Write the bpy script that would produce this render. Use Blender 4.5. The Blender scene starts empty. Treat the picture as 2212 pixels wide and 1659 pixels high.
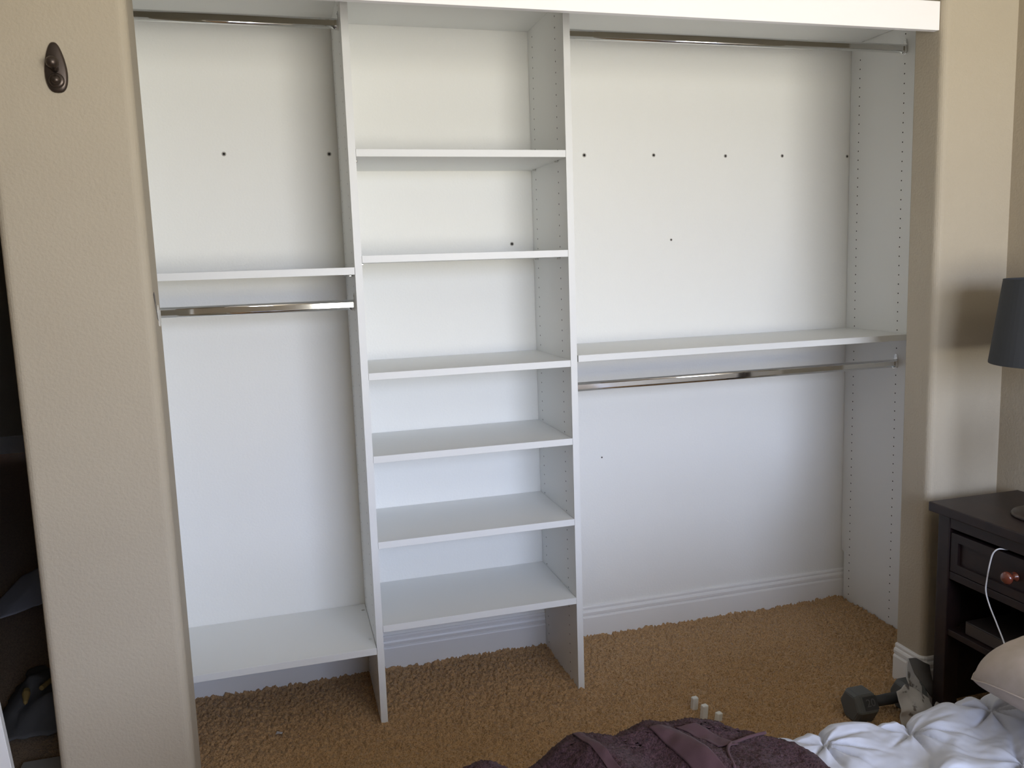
import bpy, bmesh, math, random
import numpy as np
from mathutils import Vector, Matrix, noise
random.seed(7); rng = np.random.default_rng(7)
S = bpy.context.scene
C = S.collection
PI = math.pi

# ------------------------------------------------------------------ camera
cam_d = bpy.data.cameras.new('camera'); cam = bpy.data.objects.new('camera', cam_d); C.objects.link(cam)
R_ = Vector((0.96129297, -0.27361859, -0.03238349)); U_ = Vector((0.0680595, 0.12191734, 0.99020405)); F_ = Vector((0.26699013, 0.9540802, -0.13582063))
m = Matrix((R_, U_, -F_)).transposed().to_4x4(); m.translation = Vector((-0.83851, -2.38200, 1.35216)); cam.matrix_world = m
cam_d.sensor_width = 36; cam_d.lens = 1809.26 * 36 / 2212
cam_d.shift_x = -10.3 / 2212; cam_d.shift_y = -11.15 / 2212
cam_d.clip_start = 0.02
S.camera = cam
# ------------------------------------------------------------------ world, exposure, window portal
S.view_settings.view_transform = 'Standard'; S.view_settings.look = 'None'; S.view_settings.gamma = 1
S.view_settings.use_curve_mapping = False
S.view_settings.exposure = -0.11
w = bpy.data.worlds.new('sky'); S.world = w; w.use_nodes = True
nt = w.node_tree; bg = nt.nodes['Background']
tc = nt.nodes.new('ShaderNodeTexCoord'); sx = nt.nodes.new('ShaderNodeSeparateXYZ'); cr = nt.nodes.new('ShaderNodeValToRGB')
mr = nt.nodes.new('ShaderNodeMapRange'); mr.inputs['From Min'].default_value = -1; mr.inputs['From Max'].default_value = 1
nt.links.new(tc.outputs['Generated'], sx.inputs[0]); nt.links.new(sx.outputs['Z'], mr.inputs['Value']); nt.links.new(mr.outputs[0], cr.inputs[0])
e = cr.color_ramp.elements
e[0].position = 0.0; e[0].color = (0.80, 0.77, 0.68, 1)
e[1].position = 1.0; e[1].color = (0.52, 0.66, 1.05, 1)
a = cr.color_ramp.elements.new(0.49); a.color = (1.0, 0.965, 0.87, 1)
a = cr.color_ramp.elements.new(0.52); a.color = (0.80, 0.89, 1.12, 1)
nt.links.new(cr.outputs[0], bg.inputs[0]); bg.inputs[1].default_value = 15.5
WX0, WX1, WZ0, WZ1, WY = -0.60, 1.22, 0.66, 2.05, -3.60
pl = bpy.data.lights.new('window_portal', 'AREA'); pl.shape = 'RECTANGLE'; pl.size = WX1 - WX0; pl.size_y = WZ1 - WZ0
pl.cycles.is_portal = True
po = bpy.data.objects.new('window_portal', pl); C.objects.link(po)
po.location = ((WX0 + WX1) / 2, WY - 0.02, (WZ0 + WZ1) / 2); po.rotation_euler = (PI / 2, 0, PI)  # faces +y
po.rotation_euler = (-PI / 2, 0, 0) if False else (PI / 2, 0, 0)
S.cycles.max_bounces = 12; S.cycles.diffuse_bounces = 8; S.cycles.glossy_bounces = 4
S.cycles.sample_clamp_indirect = 8

# ------------------------------------------------------------------ materials
def mat(name, col, rough=0.6, metal=0.0, bump=None, var=None, spec=None, sheen=0, coat=0):
    """bump=(scale, strength, distance[, detail]); var=(scale, colour2, lo, hi)"""
    M = bpy.data.materials.new(name); M.use_nodes = True
    t = M.node_tree; b = t.nodes['Principled BSDF']
    b.inputs['Base Color'].default_value = (*col, 1); b.inputs['Roughness'].default_value = rough; b.inputs['Metallic'].default_value = metal
    if spec is not None: b.inputs['Specular IOR Level'].default_value = spec
    if sheen: b.inputs['Sheen Weight'].default_value = sheen
    if coat: b.inputs['Coat Weight'].default_value = coat
    T = t.nodes.new('ShaderNodeTexCoord')
    if var:
        n = t.nodes.new('ShaderNodeTexNoise'); n.inputs['Scale'].default_value = var[0]; n.inputs['Detail'].default_value = 4
        r = t.nodes.new('ShaderNodeValToRGB'); r.color_ramp.elements[0].position = var[2]; r.color_ramp.elements[1].position = var[3]
        r.color_ramp.elements[0].color = (*col, 1); r.color_ramp.elements[1].color = (*var[1], 1)
        t.links.new(T.outputs['Object'], n.inputs['Vector']); t.links.new(n.outputs['Fac'], r.inputs[0]); t.links.new(r.outputs[0], b.inputs['Base Color'])
    if bump:
        n = t.nodes.new('ShaderNodeTexNoise'); n.inputs['Scale'].default_value = bump[0]; n.inputs['Detail'].default_value = bump[3] if len(bump) > 3 else 2
        B = t.nodes.new('ShaderNodeBump'); B.inputs['Strength'].default_value = bump[1]; B.inputs['Distance'].default_value = bump[2]
        t.links.new(T.outputs['Object'], n.inputs['Vector']); t.links.new(n.outputs['Fac'], B.inputs['Height']); t.links.new(B.outputs[0], b.inputs['Normal'])
    return M
M_beige = mat('beige_wall_paint', (0.445, 0.39, 0.30), 0.75, bump=(150, 0.55, 0.002, 2), var=(3, (0.43, 0.375, 0.287), 0.4, 0.6))
M_white = mat('white_wall_paint', (0.83, 0.83, 0.80), 0.7, bump=(140, 0.5, 0.0018, 2))
M_trim = mat('white_trim_paint', (0.80, 0.80, 0.79), 0.4)
M_fascia = mat('bright_white_board', (0.93, 0.92, 0.94), 0.35)
M_mel = mat('white_melamine', (0.775, 0.785, 0.775), 0.42, bump=(500, 0.05, 0.0003))
M_ceil = mat('ceiling_paint', (0.80, 0.79, 0.76), 0.9)
M_carpet = mat('tan_carpet', (0.48, 0.310, 0.160), 0.95, var=(300, (0.23, 0.13, 0.058), 0.45, 0.66), spec=0.1, sheen=0.2)
M_chrome = mat('chrome', (0.78, 0.78, 0.77), 0.07, 1.0)
M_hole = mat('dark_hole', (0.02, 0.018, 0.015), 0.9)
M_plaster = mat('chipped_plaster', (0.42, 0.40, 0.37), 0.9)
M_wood = mat('espresso_wood', (0.014, 0.0074, 0.0072), 0.42, var=(18, (0.024, 0.012, 0.010), 0.4, 0.7), bump=(60, 0.15, 0.0005, 4))
M_knob = mat('red_brown_knob', (0.16, 0.040, 0.022), 0.22, coat=0.6)
M_cable = mat('white_cable', (0.80, 0.80, 0.80), 0.4)
M_shade = mat('charcoal_lamp_shade', (0.045, 0.048, 0.052), 0.85, bump=(700, 0.3, 0.0006))
M_bronze = mat('dark_bronze', (0.075, 0.058, 0.048), 0.34, 0.75)
M_iron = mat('grey_cast_iron', (0.095, 0.100, 0.098), 0.62, bump=(400, 0.25, 0.0006))
M_iron2 = mat('dark_cast_iron', (0.035, 0.036, 0.038), 0.7, bump=(500, 0.3, 0.0006))
M_duvet = mat('white_cotton', (0.47, 0.49, 0.56), 0.9, bump=(900, 0.12, 0.0004))
M_pillow = mat('taupe_cotton', (0.40, 0.345, 0.295), 0.9, var=(16, (0.46, 0.395, 0.355), 0.4, 0.62), bump=(60, 0.25, 0.002, 4))
M_towel = mat('plum_brown_terry', (0.075, 0.038, 0.044), 0.95, bump=(520, 1.0, 0.003, 3), sheen=0.06, var=(300, (0.035, 0.017, 0.020), 0.42, 0.62), spec=0.1)
M_towel2 = mat('plum_brown_woven', (0.072, 0.038, 0.043), 0.9, bump=(900, 0.3, 0.0008), sheen=0.05, spec=0.15)
M_plastic = mat('white_plastic', (0.72, 0.72, 0.68), 0.45)
M_print = mat('grey_floral_cloth', (0.47, 0.46, 0.45), 0.9, var=(34, (0.14, 0.125, 0.12), 0.585, 0.64), bump=(50, 0.5, 0.004))
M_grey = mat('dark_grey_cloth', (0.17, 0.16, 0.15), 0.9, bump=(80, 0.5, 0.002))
M_paper = mat('white_paper', (0.62, 0.62, 0.68), 0.8)
M_yellow = mat('yellow_wood', (0.45, 0.30, 0.10), 0.6)
M_stone = mat('pale_threshold', (0.55, 0.50, 0.42), 0.5)
M_book = mat('dark_book_cover', (0.030, 0.022, 0.020), 0.5)
M_base = mat('matt_white_box', (0.6, 0.6, 0.58), 0.8)

# ------------------------------------------------------------------ helpers
WLOC = {}
def fin(name, me, material, parent=None, label=None, cat=None, group=None, kind=None, smooth=False, origin='base'):
    """mesh given in world coordinates -> one object with its origin at the base centre"""
    co = np.empty(len(me.vertices) * 3); me.vertices.foreach_get('co', co); co = co.reshape(-1, 3)
    lo, hi = co.min(0), co.max(0); c = (lo + hi) / 2
    if origin == 'base': c[2] = lo[2]
    me.vertices.foreach_set('co', (co - c).ravel())
    if material: me.materials.append(material)
    if smooth: me.polygons.foreach_set('use_smooth', [True] * len(me.polygons))
    me.update()
    o = bpy.data.objects.new(name, me); C.objects.link(o)
    W = Vector(c); WLOC[o] = W
    if parent is not None:
        o.parent = parent; o.location = W - WLOC[parent]
    else: o.location = W
    if label: o['label'] = label
    if cat: o['category'] = cat
    if group: o['group'] = group
    if kind: o['kind'] = kind
    return o
def thing(name, loc, label, cat, group=None, kind=None):
    o = bpy.data.objects.new(name, None); C.objects.link(o); o.empty_display_size = 0.05
    o.location = loc; WLOC[o] = Vector(loc)
    if label: o['label'] = label
    if cat: o['category'] = cat
    if group: o['group'] = group
    if kind: o['kind'] = kind
    return o
def shift_copy(src, delta, **kw):
    c = src.copy(); C.objects.link(c); c.location = src.location + Vector(delta); WLOC[c] = WLOC[src] + Vector(delta)
    for k, v in kw.items(): c[k] = v
    for ch in list(src.children):
        d = ch.copy(); C.objects.link(d); d.parent = c; WLOC[d] = WLOC[ch] + Vector(delta)
    return c
def bm_me(bm, name='mesh'):
    me = bpy.data.meshes.new(name); bm.normal_update(); bm.to_mesh(me); bm.free(); return me
def add_box(bm, x0, x1, y0, y1, z0, z1):
    v = [bm.verts.new((x, y, z)) for x in (x0, x1) for y in (y0, y1) for z in (z0, z1)]
    for f in ((0, 1, 3, 2), (4, 6, 7, 5), (0, 4, 5, 1), (2, 3, 7, 6), (0, 2, 6, 4), (1, 5, 7, 3)): bm.faces.new([v[i] for i in f])
    return v
def box(x0, x1, y0, y1, z0, z1, bev=0.0, seg=2):
    bm = bmesh.new(); add_box(bm, x0, x1, y0, y1, z0, z1); bmesh.ops.recalc_face_normals(bm, faces=bm.faces)
    if bev: bmesh.ops.bevel(bm, geom=bm.edges[:], offset=bev, segments=seg, affect='EDGES', profile=0.5)
    return bm_me(bm)
def boxes(L):
    bm = bmesh.new()
    for b in L: add_box(bm, *b)
    bmesh.ops.recalc_face_normals(bm, faces=bm.faces); return bm_me(bm)
def prism(pts, axis, a0, a1, bev=0):
    """pts = 2D polygon; axis = extrusion axis"""
    bm = bmesh.new()
    def P(p, a): return {'x': (a, p[0], p[1]), 'y': (p[0], a, p[1]), 'z': (p[0], p[1], a)}[axis]
    A = [bm.verts.new(P(p, a0)) for p in pts]; B = [bm.verts.new(P(p, a1)) for p in pts]
    bm.faces.new(A); bm.faces.new(B[::-1]); n = len(pts)
    for i in range(n): bm.faces.new((A[i], B[i], B[(i + 1) % n], A[(i + 1) % n]))
    bmesh.ops.recalc_face_normals(bm, faces=bm.faces)
    if bev: bmesh.ops.bevel(bm, geom=bm.edges[:], offset=bev, segments=2, affect='EDGES')
    return bm_me(bm)
def arc(cx, cy, r, a0, a1, n):
    return [(cx + r * math.cos(a0 + (a1 - a0) * i / n), cy + r * math.sin(a0 + (a1 - a0) * i / n)) for i in range(n + 1)]
def lathe(prof, origin, axis=(0, 0, 1), n=28):
    """prof = [(r, h)]; revolve round axis"""
    bm = bmesh.new(); q = Vector((0, 0, 1)).rotation_difference(Vector(axis).normalized()); rings = []
    for r, h in prof:
        rings.append([bm.verts.new(q @ Vector((r * math.cos(2 * PI * k / n), r * math.sin(2 * PI * k / n), h)) + Vector(origin)) for k in range(n)])
    for A, B in zip(rings, rings[1:]):
        for k in range(n): bm.faces.new((A[k], A[(k + 1) % n], B[(k + 1) % n], B[k]))
    if prof[0][0] > 1e-5: bm.faces.new(rings[0][::-1])
    if prof[-1][0] > 1e-5: bm.faces.new(rings[-1])
    bmesh.ops.remove_doubles(bm, verts=bm.verts, dist=1e-6)
    bmesh.ops.recalc_face_normals(bm, faces=bm.faces); return bm_me(bm)
def tube(pts, r, n=10, sub=6):
    """round tube through a smooth (Catmull-Rom) path"""
    P = [Vector(p) for p in pts]; Q = [2 * P[0] - P[1]] + P + [2 * P[-1] - P[-2]]; path = []
    for i in range(1, len(Q) - 2):
        for s in range(sub):
            t = s / sub; a, b, c, d = Q[i - 1], Q[i], Q[i + 1], Q[i + 2]
            path.append(0.5 * (2 * b + (c - a) * t + (2 * a - 5 * b + 4 * c - d) * t * t + (3 * b - a - 3 * c + d) * t ** 3))
    path.append(P[-1]); bm = bmesh.new(); rings = []; up = Vector((0.13, 0.2, 1)).normalized()
    for i, p in enumerate(path):
        tg = (path[min(i + 1, len(path) - 1)] - path[max(i - 1, 0)]).normalized(); s = tg.cross(up).normalized(); u = s.cross(tg)
        rings.append([bm.verts.new(p + r * (math.cos(2 * PI * k / n) * s + math.sin(2 * PI * k / n) * u)) for k in range(n)])
    for A, B in zip(rings, rings[1:]):
        for k in range(n): bm.faces.new((A[k], A[(k + 1) % n], B[(k + 1) % n], B[k]))
    bm.faces.new(rings[0][::-1]); bm.faces.new(rings[-1]); bmesh.ops.recalc_face_normals(bm, faces=bm.faces); return bm_me(bm)
def grid_mesh(P):
    """P: array (nu, nv, 3) -> mesh"""
    nu, nv = P.shape[:2]; i = np.arange(nu * nv).reshape(nu, nv)
    q = np.stack([i[:-1, :-1], i[1:, :-1], i[1:, 1:], i[:-1, 1:]], -1).reshape(-1, 4)
    me = bpy.data.meshes.new('grid'); me.vertices.add(nu * nv); me.vertices.foreach_set('co', P.reshape(-1).astype(float))
    me.loops.add(q.size); me.loops.foreach_set('vertex_index', q.ravel().astype(np.int32)); me.polygons.add(len(q))
    me.polygons.foreach_set('loop_start', (np.arange(len(q)) * 4).astype(np.int32)); me.update(calc_edges=True); return me
def vnoise(x, y, scale, seed=0):
    """smooth value noise on arrays"""
    r = np.random.default_rng(seed).random((256, 256)); X = x * scale + 1000.3; Y = y * scale + 1000.7
    xi = np.floor(X).astype(int); yi = np.floor(Y).astype(int); fx = X - xi; fy = Y - yi
    fx = fx * fx * (3 - 2 * fx); fy = fy * fy * (3 - 2 * fy); g = lambda a, b: r[a % 256, b % 256]
    return (g(xi, yi) * (1 - fx) + g(xi + 1, yi) * fx) * (1 - fy) + (g(xi, yi + 1) * (1 - fx) + g(xi + 1, yi + 1) * fx) * fy - 0.5
def sweep_profile(path, prof):
    """profile [(out, z)] swept along an xy path; out is to the left of travel"""
    bm = bmesh.new(); rings = []; n = len(path)
    for i, p in enumerate(path):
        d0 = (Vector(path[i]) - Vector(path[i - 1])).normalized() if i > 0 else None
        d1 = (Vector(path[i + 1]) - Vector(path[i])).normalized() if i < n - 1 else None
        d0 = d0 or d1; d1 = d1 or d0
        n0 = Vector((-d0.y, d0.x)); n1 = Vector((-d1.y, d1.x)); nn = (n0 + n1).normalized(); k = 1 / max(0.3, nn.dot(n0))
        rings.append([bm.verts.new((p[0] + nn.x * o * k, p[1] + nn.y * o * k, z)) for o, z in prof])
    for A, B in zip(rings, rings[1:]):
        for k in range(len(prof) - 1): bm.faces.new((A[k], A[k + 1], B[k + 1], B[k]))
    bm.faces.new(rings[0]); bm.faces.new(rings[-1][::-1])
    bmesh.ops.recalc_face_normals(bm, faces=bm.faces); return bm_me(bm)

# ------------------------------------------------------------------ measured layout (metres)
D = 0.3514                      # depth of the closet system; back wall plane
T = 0.0203; X1 = -0.6285; X3 = 1.2376; XL = -1.245
ZT = 2.0998; HF, HB = 0.074, 0.301
YF, YB = -0.371, -0.256         # bedroom face / closet face of the front wall
YFL, YBL = -0.388, -0.272      # the left pier stands slightly proud
JL, JR = -1.105, 0.990          # opening
WL = -1.391                     # left end of the left pier
RB = 0.020                      # bullnose radius
CH = 2.44

# ------------------------------------------------------------------ setting
fin('floor', boxes([(-4.2, 1.4, WY - 0.12, 5.2, -0.06, -0.012)]), M_carpet, kind='structure')
fin('ceiling', boxes([(-4.2, 1.4, WY - 0.12, 5.2, CH, CH + 0.06)]), M_ceil, kind='structure')
wb = fin('wall_back', boxes([(WL + 0.06, 1.40, D, D + 0.10, -0.012, CH)]), M_white, kind='structure', label='white back wall of the closet')
# left pier with bullnose corners
p = [(WL, YBL)] + arc(WL + RB, YFL + RB, RB, PI, 1.5 * PI, 6) + arc(JL - RB, YFL + RB, RB, 1.5 * PI, 2 * PI, 6) + arc(JL - 0.006, YBL - 0.006, 0.006, 0, PI / 2, 3)
wl = fin('wall_left_pier', prism(p, 'z', -0.012, CH), M_beige, kind='structure')
p = arc(JR + 0.006, YB - 0.006, 0.006, PI / 2, PI, 3) + arc(JR + RB, YF + RB, RB, PI, 1.5 * PI, 6) + [(1.34, YF), (1.34, YB)]
fin('wall_right_pier', prism(p, 'z', -0.012, CH), M_beige, kind='structure')
ZH = 2.045
p = [(YB, ZH)] + arc(YF + RB, ZH + RB, RB, 1.5 * PI, PI, 6) + [(YF, CH), (YB, CH)]
fin('wall_header', prism(p, 'x', JL - 0.004, JR + 0.004), M_beige, kind='structure')
fin('wall_right', boxes([(1.242, 1.34, WY, YF + 0.005, -0.012, CH)]), M_beige, kind='structure')
fin('wall_closet_right', boxes([(X3 + T + 0.001, 1.34, YB - 0.005, D, -0.012, CH)]), M_white, kind='structure')
fin('wall_closet_left', boxes([(WL, XL - T - 0.001, YBL - 0.0, 5.0, -0.012, CH)]), M_beige, kind='structure')
fin('wall_left', boxes([(-4.20, -4.10, WY, YF, -0.012, CH), (-4.20, -1.62, YF, YB, -0.012, CH), (-1.63, WL + 0.01, YF, YB, 2.06, CH)]), M_beige, kind='structure')
fin('wall_hall_far', boxes([(-4.2, WL + 0.1, 5.03, 5.15, -0.012, CH)]), M_beige, kind='structure')
fin('wall_hall_left', boxes([(-4.2, -4.1, YB, 5.03, -0.012, CH), (-4.2, -4.19, YF, YB, -0.012, CH)]), M_beige, kind='structure')
fin('baseboard_hall', boxes([(-4.1, WL, 5.012, 5.032, -0.012, 0.125)]), M_trim, kind='structure')
fin('wall_rear', boxes([(-4.2, WX0, WY - 0.12, WY, -0.012, CH), (WX1, 1.34, WY - 0.12, WY, -0.012, CH), (WX0, WX1, WY - 0.12, WY, -0.012, WZ0), (WX0, WX1, WY - 0.12, WY, WZ1, CH)]), M_beige, kind='structure')
wf = fin('window_1', boxes([(WX0, WX0 + 0.04, WY - 0.09, WY - 0.04, WZ0, WZ1), (WX1 - 0.04, WX1, WY - 0.09, WY - 0.04, WZ0, WZ1), (WX0 + 0.04, WX1 - 0.04, WY - 0.09, WY - 0.04, WZ0, WZ0 + 0.04), (WX0 + 0.04, WX1 - 0.04, WY - 0.09, WY - 0.04, WZ1 - 0.04, WZ1), (0.18, 0.22, WY - 0.09, WY - 0.04, WZ0 + 0.04, WZ1 - 0.04)]), M_trim, kind='structure')
# baseboards: profile (outwards, height)
BP = [(0, -0.012), (0.014, -0.012), (0.014, 0.072), (0.0125, 0.0765), (0.0095, 0.078), (0.0095, 0.081), (0.012, 0.083), (0.0125, 0.092), (0.010, 0.098), (0.0065, 0.1005), (0.0065, 0.103), (0.0078, 0.105), (0.0075, 0.110), (0.005, 0.114), (0, 0.115)]
fin('baseboard_back', sweep_profile([(1.25, D), (X1 - 0.7, D)], [(o, z) for o, z in BP]), M_trim, kind='structure')
fin('baseboard_right', sweep_profile([(1.242, YF)] + [(JR + RB - RB * math.sin(a), YF + RB - RB * math.cos(a)) for a in [PI / 2 * k / 5 for k in range(6)]] + [(JR, YB - 0.004)], [(o, z) for o, z in BP]), M_trim, kind='structure')
fin('baseboard_left', sweep_profile([(JL, YBL - 0.004)] + [(JL - RB + RB * math.cos(a), YFL + RB - RB * math.sin(a)) for a in [PI / 2 * k / 5 for k in range(6)]] + [(WL + RB, YFL)], [(o, z) for o, z in BP]), M_trim, kind='structure')
# white board over the opening
fin('trim_1', box(JL + 0.002, JR - 0.001, -0.352, -0.333, 1.961, 2.0385, 0.0012), M_fascia, kind='structure', label='white fascia board across the top of the closet opening')
fin('trim_2', boxes([(-1.62, WL + 0.12, YF, 0.125, -0.012, 0.003)]), M_stone, kind='structure', label='pale threshold strip on the hallway floor')
# screw holes in the back wall
for px, pz, r in [(-0.967, 1.709, .0062), (-0.656, 1.710, .0062), (-0.075, 1.419, .0060), (0.189, 1.709, .0065), (0.445, 1.710, .006), (0.723, 1.708, .0058), (0.953, 1.709, .0058), (1.228, 1.708, .0055), (0.509, 1.419, .0042), (0.232, 0.659, .0032)]:
    me = lathe([(0.0, 0.0002), (r * 0.62, 0.0002), (r * 0.70, 0.0012), (r, 0.0008), (r * 1.12, 0.0)], (px, D, pz), (0, -1, 0), 14)
    me.materials.append(M_plaster); me.materials.append(M_hole)
    me.polygons.foreach_set('material_index', [1 if (Vector((pl_.center.x - px, 0, pl_.center.z - pz)).length < r * 0.63) else 0 for pl_ in me.polygons])
    fin('screw_hole', me, None, wb)
# chips on the left jamb where a catch was torn out
def patch(pts, depth, axis, base):
    return prism(pts, axis, base, base + depth)
fin('paint_chip', patch([(-0.366, 1.312), (-0.354, 1.316), (-0.346, 1.308), (-0.338, 1.288), (-0.322, 1.262), (-0.322, 1.250), (-0.334, 1.256), (-0.348, 1.280), (-0.360, 1.300)], 0.0012, 'x', JL - 0.0004), M_book, wl, label='thin brown gouge in the paint')
fin('paint_chip', patch([(-0.322, 1.272), (-0.310, 1.286), (-0.296, 1.274), (-0.280, 1.272), (-0.280, 1.244), (-0.296, 1.236), (-0.316, 1.238)], 0.0015, 'x', JL - 0.0004), mat('bare_plaster', (0.74, 0.73, 0.69), 0.9), wl, label='bare whitish plaster patch')

# carpet pile
gx = np.arange(-1.62, X3 - 0.001, 0.0036); gy = np.arange(-1.30, D - 0.013, 0.0036)
GX, GY = np.meshgrid(gx, gy, indexing='ij')
n1 = 0.4 * vnoise(GX, GY, 100, 1) + 1.3 * vnoise(GX, GY, 190, 2)
hgt = n1 * 0.0125 + vnoise(GX, GY, 14, 3) * 0.006 + vnoise(GX + 0.3 * GY, GY * 2.2, 7, 5) * 0.005 + rng.normal(0, 0.0009, GX.shape) - 0.003
hgt += 0.006 * np.exp(-((D - 0.014 - GY) / 0.012) ** 2)
jx = rng.normal(0, 0.0009, GX.shape); jy = rng.normal(0, 0.0009, GX.shape)
fade = np.clip((GX + 1.62) / 0.12, 0, 1) * np.clip((GY + 1.30) / 0.12, 0, 1); hgt = hgt * fade - 0.0125 * (1 - fade)
P = np.stack([GX + jx, GY + jy, hgt], -1)
fin('carpet_pile', grid_mesh(P), M_carpet, kind='stuff', label='tan shag carpet inside and in front of the closet', cat='carpet')

# ------------------------------------------------------------------ closet system
HOLES = [1.6238 + 0.032 * 14 - 0.032 * k for k in range(65)]
def hole_me(xf, sgn):
    """two columns of shelf-pin holes on a panel face"""
    bm = bmesh.new()
    for z in HOLES:
        if z < 0.015: continue
        for y in (HF, HB):
            vs = [bm.verts.new((xf + sgn * 0.0003, y + 0.0026 * math.cos(a * PI / 4), z + 0.0026 * math.sin(a * PI / 4))) for a in range(8)]
            bm.faces.new(vs if sgn < 0 else vs[::-1])
    return bm_me(bm)
def panel(x0, label, faces):
    yb = D - 0.0015; NZ = 0.19; ny = 0.0165
    pts = [(0.0, -0.008), (yb - ny, -0.008), (yb - ny, NZ - 0.006), (yb - ny + 0.006, NZ), (yb, NZ + 0.002), (yb, ZT), (0.0, ZT)]
    o = fin('closet_upright', prism(pts, 'x', x0, x0 + T), M_mel, label=label, cat='closet upright', group='vertical closet uprights')
    for s in faces:
        fin('shelf_pin_holes', hole_me(x0 if s < 0 else x0 + T, s), M_hole, o, kind='stuff')
    return o
def pin(o, x, y, z, s):
    """little chrome shelf pin sticking out of a panel face at x, direction s"""
    fin('shelf_pin', lathe([(0.0026, 0.0), (0.0030, 0.001), (0.0030, 0.010), (0.0022, 0.0115)], (x, y, z), (s, 0, 0), 10), M_chrome, o, smooth=False)
P0 = panel(XL - T, 'white panel at the far left, mostly hidden behind the beige pier', (1,))
P1 = panel(X1, 'white upright panel between the left bay and the narrow shelf tower', (-1, 1))
P2 = panel(0.0, 'white upright panel between the narrow shelf tower and the right bay', (-1, 1))
P3 = panel(X3, 'white upright panel at the far right end with two columns of peg holes', (-1,))
fin('top_shelf', box(XL, X3 - 0.001, 0.0, D - 0.001, ZT + 0.0004, ZT + T, 0.0006), M_mel, label='long white top shelf resting on the upright panels', cat='shelf')
tower = [(1.678, 'uppermost white shelf of the narrow middle tower'), (1.3888, 'second white shelf from the top of the middle tower'), (1.0583, 'third white shelf from the top of the middle tower'),
         (0.8170, 'fourth white shelf from the top of the middle tower'), (0.5610, 'fifth white shelf, next to lowest in the middle tower'), (0.3045, 'lowest white shelf of the middle tower, above the baseboard')]
s0 = None
for z, lab in tower:
    if s0 is None:
        s0 = fin('tower_shelf', box(X1 + T + 0.0006, -0.0006, 0.0, D - 0.001, z - T, z, 0.0006), M_mel, label=lab, cat='shelf', group='shelves of the middle tower'); zz = z; sh = s0
    else: sh = shift_copy(s0, (0, 0, z - zz), label=lab)
    for y in (HF, HB):
        pin(P2, 0.0, y, z - T - 0.0036, -1); pin(P1, X1 + T, y, z - T - 0.0036, 1)
ls = fin('left_shelf', box(XL + 0.001, X1 - 0.001, 0.0, D - 0.001, 1.3576 - T, 1.3576, 0.0006), M_mel, label='upper white shelf of the left bay above the lower chrome rod', cat='shelf', group='shelves of the left bay')
lb = shift_copy(ls, (0, 0, 0.2389 - 1.3576), label='low deep white shelf near the floor of the left bay')
for y in (HF, HB):
    pin(P1, X1, y, 1.3576 - T - 0.0036, -1)
    fin('connector_cam', lathe([(0.0, 0.0), (0.0055, 0.0), (0.0055, 0.0006), (0.0, 0.0006)], (X1 - 0.012, y - 0.005, 0.2389), (0, 0, 1), 12), M_chrome, lb)
fin('right_shelf', box(T + 0.004, X3 - 0.001, 0.0, D - 0.001, 1.0711 - T, 1.0711, 0.0006), M_mel, label='long white shelf across the right bay above the lower chrome rod', cat='shelf')
for y in (HF, HB):
    pin(P3, X3, y, 1.0711 - T - 0.0036, -1)

# chrome rods
def rod(x0, x1, y, z, label, cuts=()):
    hw, hh = 0.0075, 0.0145
    prof = [(y + a, z + b) for a, b in arc(0, hh - hw, hw, 0, PI, 10) + arc(0, -(hh - hw), hw, PI, 2 * PI, 10)]
    o = fin('closet_rod', prism(prof, 'x', x0 + 0.002, x1 - 0.002), M_chrome, label=label, cat='closet rod', group='chrome closet rods')
    for p_ in o.data.polygons: p_.use_smooth = len(p_.vertices) == 4 and abs(abs(p_.normal.y) - 1) > 1e-4
    for xe, s in ((x0, 1), (x1, -1)):
        pts = [(y + a, z + b) for a, b in arc(0, -(hh - hw) - 0.001, hw + 0.0035, PI, 2 * PI, 10)]
        pts += [(y + hw + 0.0035, z + 0.012), (y + 0.0065, z + 0.018)] + [(y + a, z + 0.026 + b) for a, b in arc(0, 0, 0.0065, 0, PI, 6)] + [(y - 0.0065, z + 0.018), (y - hw - 0.0035, z + 0.012)]
        b_ = fin('rod_bracket', prism(pts, 'x', xe, xe + s * 0.0022), M_chrome, o)
        cup = arc(0, 0, hw + 0.0032, PI, 2 * PI, 10)
        out = [(y + a, z - (hh - hw) + b) for a, b in cup]; out = [(y - hw - 0.0032, z + 0.007)] + out + [(y + hw + 0.0032, z + 0.007)]
        inn = [(y + hw + 0.0006, z + 0.007)] + [(y + a, z - (hh - hw) + b) for a, b in arc(0, 0, hw + 0.0006, 2 * PI, PI, 10)] + [(y - hw - 0.0006, z + 0.007)]
        fin('rod_bracket', prism(out + inn, 'x', xe, xe + s * 0.011), M_chrome, o)
        fin('bracket_screw', lathe([(0.0035, 0.0), (0.003, 0.001), (0.0, 0.0014)], (xe + s * 0.0022, y, z + 0.0255), (s, 0, 0), 10), M_chrome, o)
    return o
rod(XL, X1, HF, 2.0235, 'upper chrome rod at the top of the left bay')
rod(XL, X1, HF, 1.2515, 'lower chrome rod in the left bay, under the upper shelf')
rod(T, X3, HF, 2.0235, 'long upper chrome rod at the top of the right bay')
rod(T, X3, HF, 0.9630, 'long lower chrome rod under the right bay shelf')

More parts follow.
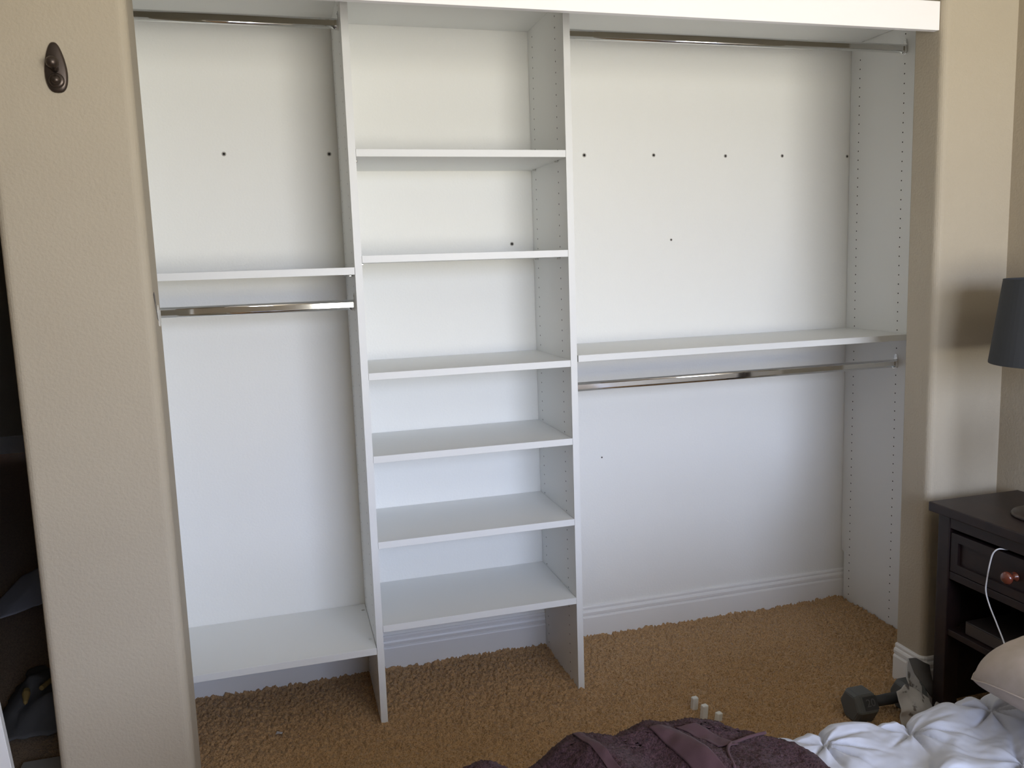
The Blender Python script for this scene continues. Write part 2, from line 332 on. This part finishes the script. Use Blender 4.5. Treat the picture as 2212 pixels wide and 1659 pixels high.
# ------------------------------------------------------------------ bronze wall hook
hx, hz = -1.249, 1.785
t = thing('wall_hook', (hx, YFL, hz - 0.05), 'dark bronze teardrop wall hook on the beige left pier', 'hook')
def tear(s, yy, k=1.0):
    out = []
    for i in range(36):
        a = 2 * PI * i / 36; zc = math.sin(a)
        wdt = (0.0190 + 0.0050 * (-zc)) * k * (1 + 0.0 * zc)
        wdt *= (1 + 0.10 * (1 - zc * zc))
        out.append((hx + wdt * math.copysign(abs(math.cos(a)) ** 0.72, math.cos(a)), hz + 0.0505 * k * zc))
    return out
bm = bmesh.new(); rings = []
for k, dy in ((1.0, 0.0), (1.0, 0.003), (0.94, 0.0055), (0.80, 0.007), (0.01, 0.008)):
    rings.append([bm.verts.new((a, YFL - dy, b)) for a, b in tear(1, 0, k)])
for A, B in zip(rings, rings[1:]):
    for i in range(36): bm.faces.new((A[i], A[(i + 1) % 36], B[(i + 1) % 36], B[i]))
bmesh.ops.recalc_face_normals(bm, faces=bm.faces)
fin('back_plate', bm_me(bm), M_bronze, t, smooth=True)
fin('hook_arm', tube([(hx, YFL - 0.004, hz - 0.004), (hx, YFL - 0.012, hz - 0.003), (hx, YFL - 0.020, hz + 0.000), (hx, YFL - 0.026, hz + 0.006)], 0.0075, 14), M_bronze, t, smooth=True)
fin('hook_tip', lathe([(0.0, -0.013), (0.007, -0.011), (0.0115, -0.005), (0.0125, 0.001), (0.010, 0.008), (0.005, 0.0115), (0.0, 0.0125)], (hx - 0.001, YFL - 0.024, hz + 0.006), (0, -0.5, 1), 20), M_bronze, t, smooth=True)
fin('lower_boss', lathe([(0.0145, 0.0), (0.0150, 0.006), (0.0125, 0.0095), (0.0095, 0.0085), (0.0085, 0.013), (0.0075, 0.0185), (0.0, 0.0195)], (hx + 0.001, YFL - 0.0045, hz - 0.027), (0, -1, 0), 24), M_bronze, t, smooth=True)

# ------------------------------------------------------------------ nightstand
nx0, nx1, ny0, ny1, nz = 0.930, 1.225, -0.966, -0.479, 0.612
t = thing('nightstand', ((nx0 + nx1) / 2, (ny0 + ny1) / 2, 0), 'dark espresso wooden nightstand against the right wall with one red-brown knob', 'nightstand')
fin('top', box(0.915, 1.234, -0.990, -0.455, nz, 0.640, 0.003), M_wood, t)
for xa in (nx0, nx1 - 0.050):
    for ya in (ny0, ny1 - 0.042):
        fin('leg', box(xa, xa + 0.050, ya, ya + 0.042, -0.006, nz, 0.002), M_wood, t)
fin('top_rail', box(nx0 + 0.002, nx0 + 0.022, ny0 + 0.042, ny1 - 0.042, 0.578, nz, 0.001), M_wood, t)
fin('bottom_rail', box(nx0 + 0.004, nx0 + 0.024, ny0 + 0.042, ny1 - 0.042, 0.430, 0.452, 0.001), M_wood, t)
fin('side_panel', box(nx0 + 0.05, nx1 - 0.05, ny1 - 0.028, ny1 - 0.012, 0.05, nz), M_wood, t)
fin('side_panel', box(nx0 + 0.05, nx1 - 0.05, ny0 + 0.012, ny0 + 0.028, 0.05, nz), M_wood, t)
fin('back_panel', box(nx1 - 0.012, nx1 - 0.004, ny0 + 0.042, ny1 - 0.042, 0.05, nz), M_wood, t)
fin('lower_shelf', box(nx0 + 0.006, nx1 - 0.002, ny0 + 0.012, ny1 - 0.012, 0.262, 0.280, 0.001), M_wood, t)
dy0, dy1, dz0, dz1 = ny0 + 0.0445, ny1 - 0.0445, 0.4545, 0.566
dr = fin('drawer', boxes([(nx0 + 0.004, nx0 + 0.020, dy0, dy0 + 0.026, dz0, dz1), (nx0 + 0.004, nx0 + 0.020, dy1 - 0.026, dy1, dz0, dz1),
    (nx0 + 0.004, nx0 + 0.020, dy0 + 0.026, dy1 - 0.026, dz0, dz0 + 0.024), (nx0 + 0.004, nx0 + 0.020, dy0 + 0.026, dy1 - 0.026, dz1 - 0.024, dz1),
    (nx0 + 0.012, nx0 + 0.019, dy0 + 0.026, dy1 - 0.026, dz0 + 0.024, dz1 - 0.024), (nx0 + 0.020, nx1 - 0.03, dy0 + 0.01, dy0 + 0.02, dz0, dz1 - 0.02), (nx0 + 0.020, nx1 - 0.03, dy1 - 0.02, dy1 - 0.01, dz0, dz1 - 0.02), (nx0 + 0.020, nx1 - 0.03, dy0 + 0.02, dy1 - 0.02, dz0, dz0 + 0.01)]), M_wood, t)
fin('knob', lathe([(0.0, 0.0), (0.0125, 0.0), (0.0125, 0.003), (0.0075, 0.006), (0.0065, 0.013), (0.011, 0.018), (0.0165, 0.024), (0.0170, 0.030), (0.0125, 0.036), (0.005, 0.0385), (0.0, 0.039)], (nx0 + 0.012, -0.733, 0.511), (-1, 0, 0), 28), M_knob, dr, smooth=True, label='glossy red-brown knob')
t = thing('dark_book', (1.05, -0.70, 0.280), 'dark brown book lying on the lower nightstand shelf', 'book')
fin('cover', box(0.955, 1.155, -0.84, -0.565, 0.2805, 0.318, 0.002), M_book, t)
fin('pages', box(0.952, 1.150, -0.835, -0.57, 0.2835, 0.315), mat('page_edges', (0.06, 0.045, 0.038), 0.8), t)
# cable hanging out of the drawer gap
o = fin('charging_cable', tube([(0.975, -0.700, 0.5715), (0.945, -0.700, 0.5725), (0.927, -0.692, 0.5735), (0.919, -0.683, 0.560), (0.917, -0.676, 0.530), (0.918, -0.668, 0.485), (0.918, -0.666, 0.450), (0.918, -0.680, 0.415), (0.919, -0.706, 0.372), (0.918, -0.735, 0.325), (0.905, -0.775, 0.260), (0.88, -0.83, 0.19), (0.86, -0.90, 0.10), (0.85, -0.98, 0.01)], 0.0019, 8, 8), M_cable, smooth=True, label='thin white charging cable hanging from the nightstand drawer', cat='cable')
# ------------------------------------------------------------------ lamp
lx, ly = 1.083, -0.690
t = thing('table_lamp', (lx, ly, 0.640), 'table lamp with dark charcoal tapered shade on the nightstand', 'lamp')
fin('base', lathe([(0.0, 0.0), (0.082, 0.0), (0.084, 0.004), (0.080, 0.010), (0.060, 0.016), (0.030, 0.024), (0.018, 0.034), (0.016, 0.05), (0.0, 0.05)], (lx, ly, 0.6402), (0, 0, 1), 40), M_bronze, t, smooth=True)
fin('stem', lathe([(0.012, 0.04), (0.014, 0.07), (0.030, 0.12), (0.036, 0.17), (0.028, 0.24), (0.013, 0.30), (0.010, 0.36), (0.013, 0.37), (0.013, 0.42), (0.0, 0.42)], (lx, ly, 0.64), (0, 0, 1), 32), M_bronze, t, smooth=True)
shd = lathe([(0.150, 1.052), (0.1525, 1.052), (0.1525, 1.056), (0.1265, 1.268), (0.1265, 1.272), (0.124, 1.272), (0.124, 1.268), (0.150, 1.056), (0.150, 1.052)], (lx, ly, 0.0), (0, 0, 1), 64)
fin('lamp_shade', shd, M_shade, t, smooth=False)
fin('bulb', lathe([(0.0, 0.095), (0.012, 0.092), (0.028, 0.07), (0.030, 0.055), (0.022, 0.03), (0.013, 0.0), (0.0, 0.0)], (lx, ly, 1.06), (0, 0, 1), 20), M_cable, t, smooth=True)
fin('shade_spider', boxes([(lx - 0.125, lx + 0.125, ly - 0.0015, ly + 0.0015, 1.262, 1.265), (lx - 0.0015, lx + 0.0015, ly - 0.125, ly + 0.125, 1.262, 1.265)]), M_bronze, t)

# ------------------------------------------------------------------ dumbbell
A_ = Vector((0.716, -0.433, 0.043)); B_ = Vector((0.888, -0.436, 0.043)); ax = (B_ - A_).normalized(); side = Vector((ax.y, -ax.x, 0)); upv = Vector((0, 0, 1))
t = thing('dumbbell', ((A_ + B_) / 2 - Vector((0, 0, 0.05))), 'grey hex dumbbell lying on the carpet beside the bed', 'dumbbell')
def hexhead(c, L, fl):
    bm = bmesh.new(); rings = []; Rr = fl / 2 / math.cos(PI / 6)
    for h, k in ((-L / 2, 0.80), (-L / 2 + 0.010, 1.0), (L / 2 - 0.010, 1.0), (L / 2, 0.80)):
        rings.append([bm.verts.new(c + ax * h + (side * math.cos(PI / 3 * i) + upv * math.sin(PI / 3 * i)) * Rr * k) for i in range(6)])
    for X, Y in zip(rings, rings[1:]):
        for i in range(6): bm.faces.new((X[i], X[(i + 1) % 6], Y[(i + 1) % 6], Y[i]))
    bm.faces.new(rings[0][::-1]); bm.faces.new(rings[-1]); bmesh.ops.recalc_face_normals(bm, faces=bm.faces)
    bmesh.ops.bevel(bm, geom=bm.edges[:], offset=0.002, segments=2, affect='EDGES'); return bm_me(bm)
h1 = fin('weight_head', hexhead(A_, 0.070, 0.088), M_iron, t)
fin('weight_head', hexhead(B_, 0.070, 0.088), M_iron, t)
me = lathe([(0.0, 0.04), (0.0145, 0.04), (0.0155, 0.07), (0.0165, 0.10), (0.0155, 0.13), (0.0145, 0.16), (0.0, 0.16)], A_, ax, 20); fin('handle', me, M_iron2, t, smooth=True)
# number plate on the upper camera-side flat of the near head
fn = (side * math.cos(PI / 6) + upv * math.sin(PI / 6)).normalized(); tn = fn.cross(ax).normalized()
if tn.z < 0: tn = -tn
pc = A_ + fn * 0.0440 + ax * 0.008
def plate(c, hw_, hh_, d):
    bm = bmesh.new(); vs = [bm.verts.new(c + ax * a * hw_ + tn * b * hh_ + fn * e_) for e_ in (-0.001, d) for a, b in ((-1, -1), (1, -1), (1, 1), (-1, 1))]
    for f in ((0, 1, 2, 3), (4, 5, 6, 7), (0, 1, 5, 4), (1, 2, 6, 5), (2, 3, 7, 6), (3, 0, 4, 7)): bm.faces.new([vs[i] for i in f])
    bmesh.ops.recalc_face_normals(bm, faces=bm.faces); return bm_me(bm)
fin('number_plate', plate(pc, 0.022, 0.019, 0.0015), M_iron2, h1)
tx = bpy.data.curves.new('weight_number', 'FONT'); tx.body = '20'; tx.size = 0.030; tx.extrude = 0.0006; tx.align_x = 'CENTER'; tx.align_y = 'CENTER'; tx.materials.append(mat('worn_grey_number', (0.10, 0.10, 0.10), 0.5))
t0 = bpy.data.objects.new('weight_number_text', tx); C.objects.link(t0); bpy.context.view_layer.update()
nm_ = bpy.data.meshes.new_from_object(t0); bpy.data.objects.remove(t0)
to = bpy.data.objects.new('weight_number', nm_); C.objects.link(to); to.parent = h1
mw = Matrix((ax, tn, fn)).transposed().to_4x4(); mw.translation = pc + fn * 0.002 - WLOC[h1]; to.matrix_local = mw

# ------------------------------------------------------------------ crumpled floral cloth in front of the pier
def sheet(rows, n=14, thick=0.0022, wob=0.003, seed=3):
    """smooth surface through a small net of control points"""
    A = np.array(rows, float); nu, nv = A.shape[:2]
    def interp(a, m_):
        tt = np.linspace(0, len(a) - 1, m_); i = np.clip(tt.astype(int), 0, len(a) - 2); f = (tt - i)[:, None, None]; f = f * f * (3 - 2 * f) * 0.5 + f * 0.5
        return a[i] * (1 - f) + a[i + 1] * f
    B = interp(A, n); B = np.swapaxes(interp(np.swapaxes(B, 0, 1), n), 0, 1)
    B[..., 0] += vnoise(B[..., 1] + B[..., 0], B[..., 2], 35, seed) * wob; B[..., 1] += vnoise(B[..., 0], B[..., 2], 45, seed + 1) * wob * 2.0
    me = grid_mesh(B); return me
def solid(o, th):
    md = o.modifiers.new('thickness', 'SOLIDIFY'); md.thickness = th; md.offset = 0
CS = (-0.012, -0.008)
t = thing('crumpled_cloth', (0.89, -0.48, 0.0), 'crumpled white cloth with grey floral print between dumbbell and nightstand leg', 'cloth')
o = fin('outer_fold', sheet([[(0.876, -0.440, 0.163), (0.864, -0.450, 0.145), (0.850, -0.465, 0.120)], [(0.888, -0.450, 0.120), (0.872, -0.462, 0.103), (0.856, -0.478, 0.084)], [(0.905, -0.462, 0.082), (0.892, -0.474, 0.066), (0.875, -0.490, 0.050)], [(0.958, -0.460, 0.022), (0.942, -0.470, 0.006), (0.922, -0.488, -0.004)]], 22), M_print, t, smooth=True); solid(o, 0.003)
o = fin('inner_lining', sheet([[(0.876, -0.440, 0.162), (0.892, -0.448, 0.118), (0.955, -0.452, 0.030)], [(0.915, -0.425, 0.150), (0.930, -0.435, 0.100), (0.975, -0.440, 0.050)], [(0.978, -0.412, 0.112), (0.985, -0.412, 0.085), (0.990, -0.415, 0.055)]], 18), M_grey, t, smooth=True, label='dark grey inside of the cloth'); solid(o, 0.003)
o = fin('lower_bundle', sheet([[(0.800, -0.490, 0.094), (0.795, -0.505, 0.045), (0.795, -0.508, 0.0)], [(0.830, -0.480, 0.108), (0.828, -0.520, 0.060), (0.828, -0.525, 0.0)], [(0.868, -0.492, 0.088), (0.862, -0.528, 0.045), (0.862, -0.535, 0.0)], [(0.905, -0.500, 0.060), (0.900, -0.532, 0.028), (0.900, -0.545, 0.0)]], 22, seed=9, wob=0.008), M_print, t, smooth=True); solid(o, 0.003)
o = fin('loose_corner', sheet([[(0.872, -0.542, 0.040), (0.888, -0.548, 0.026)], [(0.897, -0.530, 0.070), (0.908, -0.535, 0.052)], [(0.922, -0.528, 0.050), (0.926, -0.532, 0.030)]], 12), M_print, t, smooth=True); solid(o, 0.003)

# ------------------------------------------------------------------ small white plastic pieces on the carpet
for (px, py, hh, rot, lab) in [(0.290, -0.225, 0.036, 0.1, 'small white plastic cap on carpet, farthest of the three'), (0.2905, -0.283, 0.041, 0.2, 'tallest small white plastic cap on carpet, in the middle of three'), (0.322, -0.312, 0.026, 0.3, 'small white plastic cap on carpet, nearest the towel')]:
    me = box(px - 0.0095, px + 0.0095, py - 0.008, py + 0.008, -0.004, hh, 0.003, 3)
    o = fin('plastic_cap', me, M_plastic, label=lab, cat='plastic cap', group='white plastic caps on the carpet'); o.rotation_euler = (0.06, rot * 0.3, rot)
me = sheet([[(-0.937, 0.040, 0.004), (-0.932, 0.052, 0.007)], [(-0.926, 0.036, 0.009), (-0.920, 0.050, 0.005)], [(-0.918, 0.040, 0.004), (-0.914, 0.048, 0.004)]], 8, wob=0.008)
o = fin('paper_scrap', me, M_paper, label='tiny white scrap lying on the carpet of the left bay', cat='scrap'); solid(o, 0.0008)

# ------------------------------------------------------------------ bed: box spring and mattress
t = thing('bed', (0.24, -1.96, 0), 'bed along the bottom right, covered by a white duvet', 'bed')
fin('box_spring', box(-0.70, 1.18, -2.70, -1.235, 0.02, 0.26, 0.02), M_base, t)
fin('mattress', box(-0.71, 1.19, -2.71, -1.235, 0.262, 0.462, 0.03, 3), M_base, t)
# duvet
def tucks():
    out = []
    for r in range(10):
        for k in range(-5, 8):
            out.append((0.005 + 0.1755 * (k + 0.5 * (r % 2)), -1.238 - 0.150 * r))
    return out
TK = tucks()
def duvet_h(x, y):
    ca, sa = math.cos(0.5), math.sin(0.5); u = x * ca + y * sa; v = -x * sa + y * ca
    h = 0.010 * vnoise(x, y, 7, 11) + 0.022 * vnoise(u * 0.35, v, 17, 12) + 0.007 * vnoise(u * 0.4, v, 38, 13) + 0.0015 * vnoise(x, y, 90, 14)
    for (a, b) in TK:
        dx, dy = x - a, y - b; d = np.sqrt(dx * dx + dy * dy) + 1e-6
        mk = d < 0.14
        if not mk.any(): continue
        th = np.arctan2(dy, dx); ph = (a * 37.1 + b * 19.7)
        tw = th + 0.5 * np.sin(th + ph) + 1.2 * d
        crease = np.exp(-(np.abs(np.sin(3.5 * tw + ph)) / 0.30) ** 1.3)
        ridge = np.exp(-(np.abs(np.cos(3.5 * tw + ph)) / 0.5) ** 2)
        h = h + np.where(mk, -0.014 * np.exp(-(d / 0.028) ** 2) + (-0.0175 * crease + 0.006 * ridge) * np.exp(-(d / 0.062) ** 2) * np.clip(d / 0.008, 0, 1), 0)
    return h * (0.3 + 0.7 / (1 + np.exp(-(x + 0.03) / 0.03)))   # pressed flat under the towel
xs = np.concatenate([np.arange(-0.73, -0.15, 0.02), np.arange(-0.15, 0.80, 0.0028), np.arange(0.80, 1.215, 0.012)])
YE, RE, ZD = -1.212, 0.030, 0.530
sp = np.concatenate([np.arange(1.50, 0.30, -0.02), np.arange(0.30, 0.0, -0.0028)])     # distance in from the side edge
dn = np.concatenate([np.linspace(0, 1, 16), 1 + np.arange(0.01, 0.36, 0.012)])           # round over, then down
X, Sg = np.meshgrid(xs, sp, indexing='ij'); top = np.stack([X, YE - Sg, ZD + duvet_h(X, YE - Sg)], -1)
X, Q = np.meshgrid(xs, dn, indexing='ij')
hh = duvet_h(X, np.full_like(X, YE) + 0.0); ang = np.clip(Q, 0, 1) * PI / 2; ext = np.clip(Q - 1, 0, None)
wav = 0.014 * vnoise(X, X * 0 + 0.3, 14, 21) * np.clip(ext * 6, 0, 1)
dy_ = (RE + hh) * np.sin(ang); dz_ = (RE) * (1 - np.cos(ang))
edge = np.stack([X, YE + RE * np.sin(ang) + wav + hh * np.sin(ang), ZD + hh * np.cos(ang) - dz_ - ext], -1)
fin('duvet', grid_mesh(np.concatenate([top, edge], 1)), M_duvet, label='white duvet with star shaped pinched pleats spread over the bed', cat='duvet', smooth=True)
# pillow
a_, b_ = 0.27, 0.37; pcx, pcy, pcz = 0.540, -1.600, 0.632
n = 60
th_ = np.linspace(0, 2 * PI, 4 * n, endpoint=False)
def pil(sgn):
    uu = np.linspace(-1, 1, n + 1); Uu, V = np.meshgrid(uu, uu, indexing='ij')
    sh_ = 1 - 0.055 * (1 - V ** 2); sv_ = 1 - 0.045 * (1 - Uu ** 2)
    f = np.clip((1 - np.abs(Uu) ** 3.0), 0, 1) ** 0.42 * np.clip((1 - np.abs(V) ** 3.4), 0, 1) ** 0.42
    # round the corners
    Rr = np.maximum(np.abs(Uu), np.abs(V)); k = 1 - 0.075 * (np.abs(Uu * V)) ** 5
    x = pcx + a_ * Uu * sh_ * k; y = pcy + b_ * V * sv_ * k
    z = pcz + sgn * (0.088 if sgn > 0 else 0.074) * f + (0.011 * vnoise(x, y, 13, 31) + 0.005 * vnoise(x + y, y - x, 30, 32)) * f - 0.030 * (np.abs(Uu * V)) ** 3
    return np.stack([x, y, z], -1)
t = thing('pillow', (pcx, pcy, 0.55), 'taupe pillow lying on the white duvet at the right edge', 'pillow')
topP, botP = pil(1), pil(-1)
bm = bmesh.new()
me1 = grid_mesh(topP); me2 = grid_mesh(botP); bm.from_mesh(me1); bm.from_mesh(me2); bmesh.ops.remove_doubles(bm, verts=bm.verts, dist=0.0004); bmesh.ops.recalc_face_normals(bm, faces=bm.faces)
fin('pillow_body', bm_me(bm), M_pillow, t, smooth=True)
ring = np.concatenate([topP[:, 0], topP[-1, 1:], topP[-2::-1, -1], topP[0, -2:0:-1]])[::4]
fin('seam', tube([tuple(v) for v in ring] + [tuple(ring[0])], 0.0013, 8, 2), M_pillow, t, smooth=True)

# ------------------------------------------------------------------ towel
KX = np.array([-0.72, -0.63, -0.59, -0.57, -0.545, -0.52, -0.488, -0.460, -0.432, -0.415, -0.361, -0.335, -0.306, -0.285, -0.262, -0.225, -0.159, -0.10, -0.045, -0.02, 0.03])
KZ = np.array([0.545, 0.572, 0.583, 0.583, 0.566, 0.548, 0.562, 0.585, 0.602, 0.601, 0.583, 0.588, 0.600, 0.595, 0.588, 0.590, 0.570, 0.554, 0.548, 0.546, 0.545])
def towel(x, s, off=0.0):
    """s<0: on the bed, s>0: hanging over the side"""
    yy = -1.205 + np.minimum(s, 0)
    xe = x - 0.55 * (-np.minimum(s, 0)) * np.exp(np.minimum(s, 0) * 2)          # folds run diagonally
    rz = np.interp(xe, KX, KZ); sm = np.interp(xe + 0.008, KX, KZ) * 0.25 + np.interp(xe - 0.008, KX, KZ) * 0.25 + rz * 0.5
    fall = np.exp(-(np.minimum(s, 0) / 0.30) ** 2)
    z = 0.548 + (sm - 0.548) * fall
    z = z + 0.020 * np.sin((x * 38 + s * 22)) * np.clip(-s / 0.06, 0, 1) * np.clip(-s / 0.03, 0, 1) * 0.45
    z = z + 0.012 * vnoise(x + s * 0.4, s, 17, 41) * np.clip(-s / 0.04, 0, 1) + 0.0035 * vnoise(x, s, 60, 42)
    h = np.clip(s, 0, None); r = 0.03; a = np.clip(h / (r * PI / 2), 0, 1) * PI / 2; ex = np.clip(h - r * PI / 2, 0, None)
    y = yy + r * np.sin(a) * 1.15 + 0.012 * np.sin(x * 45) * np.clip(ex * 8, 0, 1)
    z = z - r * (1 - np.cos(a)) - ex
    return np.stack([x, y - off * 0.3, z + off], -1)
t = thing('towel', (-0.33, -1.40, 0.548), 'plum brown terry bath towel heaped on the near corner of the bed', 'towel')
X, Sg = np.meshgrid(np.arange(-0.70, -0.036, 0.0030), np.concatenate([np.arange(-0.62, -0.26, 0.012), np.arange(-0.26, 0.09, 0.003), np.arange(0.09, 0.22, 0.01)]), indexing='ij')
# ragged right border that tapers over the duvet
lim = -0.165 + np.clip(-Sg, 0, 0.03) * 2.4 + np.clip(-Sg - 0.03, 0, 0.06) * 0.7 + np.clip(-Sg - 0.09, 0, 1) * 0.12 - np.clip(Sg, 0, 1) * 0.5 + 0.004 * np.sin(Sg * 60)
Xw = -0.70 + (X + 0.70) * (lim + 0.70) / (-0.036 + 0.70)
TW = towel(Xw, Sg); TW[..., 2] += rng.normal(0, 0.0010, X.shape); TW[..., 1] += rng.normal(0, 0.0008, X.shape)
edgef = np.clip((lim - Xw) / 0.030, 0, 1); TW[..., 2] = np.where(Sg < 0, TW[..., 2] * np.sqrt(edgef) + (0.540) * (1 - np.sqrt(edgef)), TW[..., 2])
o = fin('terry_cloth', grid_mesh(TW), M_towel, t, smooth=True); solid(o, 0.004)
def strip(x0, x1, s0, s1, w0, nm, off):
    S_ = np.linspace(s0, s1, 60); Wd = np.linspace(-w0 / 2, w0 / 2, 14); SS, WW = np.meshgrid(S_, Wd, indexing='ij')
    cx_ = x0 + (x1 - x0) * (SS - s0) / (s1 - s0); o_ = fin(nm, grid_mesh(towel(cx_ + WW, SS, off)), M_towel2, t, smooth=True); solid(o_, 0.002); return o_
strip(-0.290, -0.252, -0.006, -0.17, 0.036, 'woven_band', 0.0042)
strip(-0.243, -0.205, -0.008, -0.078, 0.036, 'woven_band', 0.0042)
strip(-0.425, -0.402, 0.014, -0.10, 0.014, 'hem', 0.004)
hs = np.linspace(0, 1, 9)
hp = [(-0.112, -0.036), (-0.145, -0.045), (-0.180, -0.061), (-0.201, -0.076), (-0.217, -0.098), (-0.230, -0.14)]
hpts = [tuple(towel(np.array(a), np.array(b), 0.004)) for a, b in hp]
fin('hem', tube(hpts, 0.0027, 10, 8), M_towel2, t, smooth=True)

# ------------------------------------------------------------------ things beyond the left opening
bm_pts = [(0.0, 0.0), (-0.46, 0.0), (-0.46, 1.05), (0.0, 1.05)]
tl = 0.078
pts = [(-1.455 + a * math.cos(tl) - b * math.sin(tl), 0.035 + b * math.cos(tl) + a * math.sin(tl)) for a, b in bm_pts]
pts = [(a, b) for a, b in pts]
fin('leaning_board', prism(pts, 'y', -0.420, -0.402, 0.001), M_trim, label='white board leaning at the far left edge beside the beige pier', cat='board')
sh1 = sheet([[(-2.10, 1.20, 0.0), (-2.06, 1.42, 0.02), (-2.02, 1.66, 0.05)], [(-1.98, 1.22, 0.03), (-1.94, 1.45, 0.06), (-1.93, 1.66, 0.09)], [(-1.86, 1.36, 0.02), (-1.84, 1.50, 0.05), (-1.80, 1.68, 0.06)]], 14, wob=0.01)
o = fin('paper_sheet', sh1, M_paper, label='white sheet of paper on the dark hallway floor', cat='paper', smooth=True); solid(o, 0.001)
rowz = []
for i in range(5):
    rowz.append([(-1.76 + 0.075 * i, 0.26 + 0.12 * k, 0.01 + (0.055 if 0 < i < 4 and 0 < k < 4 else 0.0) * (1 + 0.5 * math.sin(i * 2 + k * 3))) for k in range(5)])
o = fin('dark_garment', sheet(rowz, 30, wob=0.02, seed=15), M_grey, label='crumpled dark grey garment on the hallway floor', cat='garment', smooth=True); solid(o, 0.004)
fin('yellow_stick', tube([(-1.635, 0.41, 0.085), (-1.575, 0.62, 0.075)], 0.008, 8, 2), M_yellow, label='yellow stick lying over the dark garment', cat='stick')
fin('yellow_stick', lathe([(0.0, 0.0), (0.006, 0.01), (0.012, 0.05), (0.009, 0.07), (0.0, 0.072)], (-1.655, 0.31, 0.085), (-0.15, 0.85, 0.2), 10), M_yellow, label='short yellow pointed piece in front of the yellow stick', cat='stick')
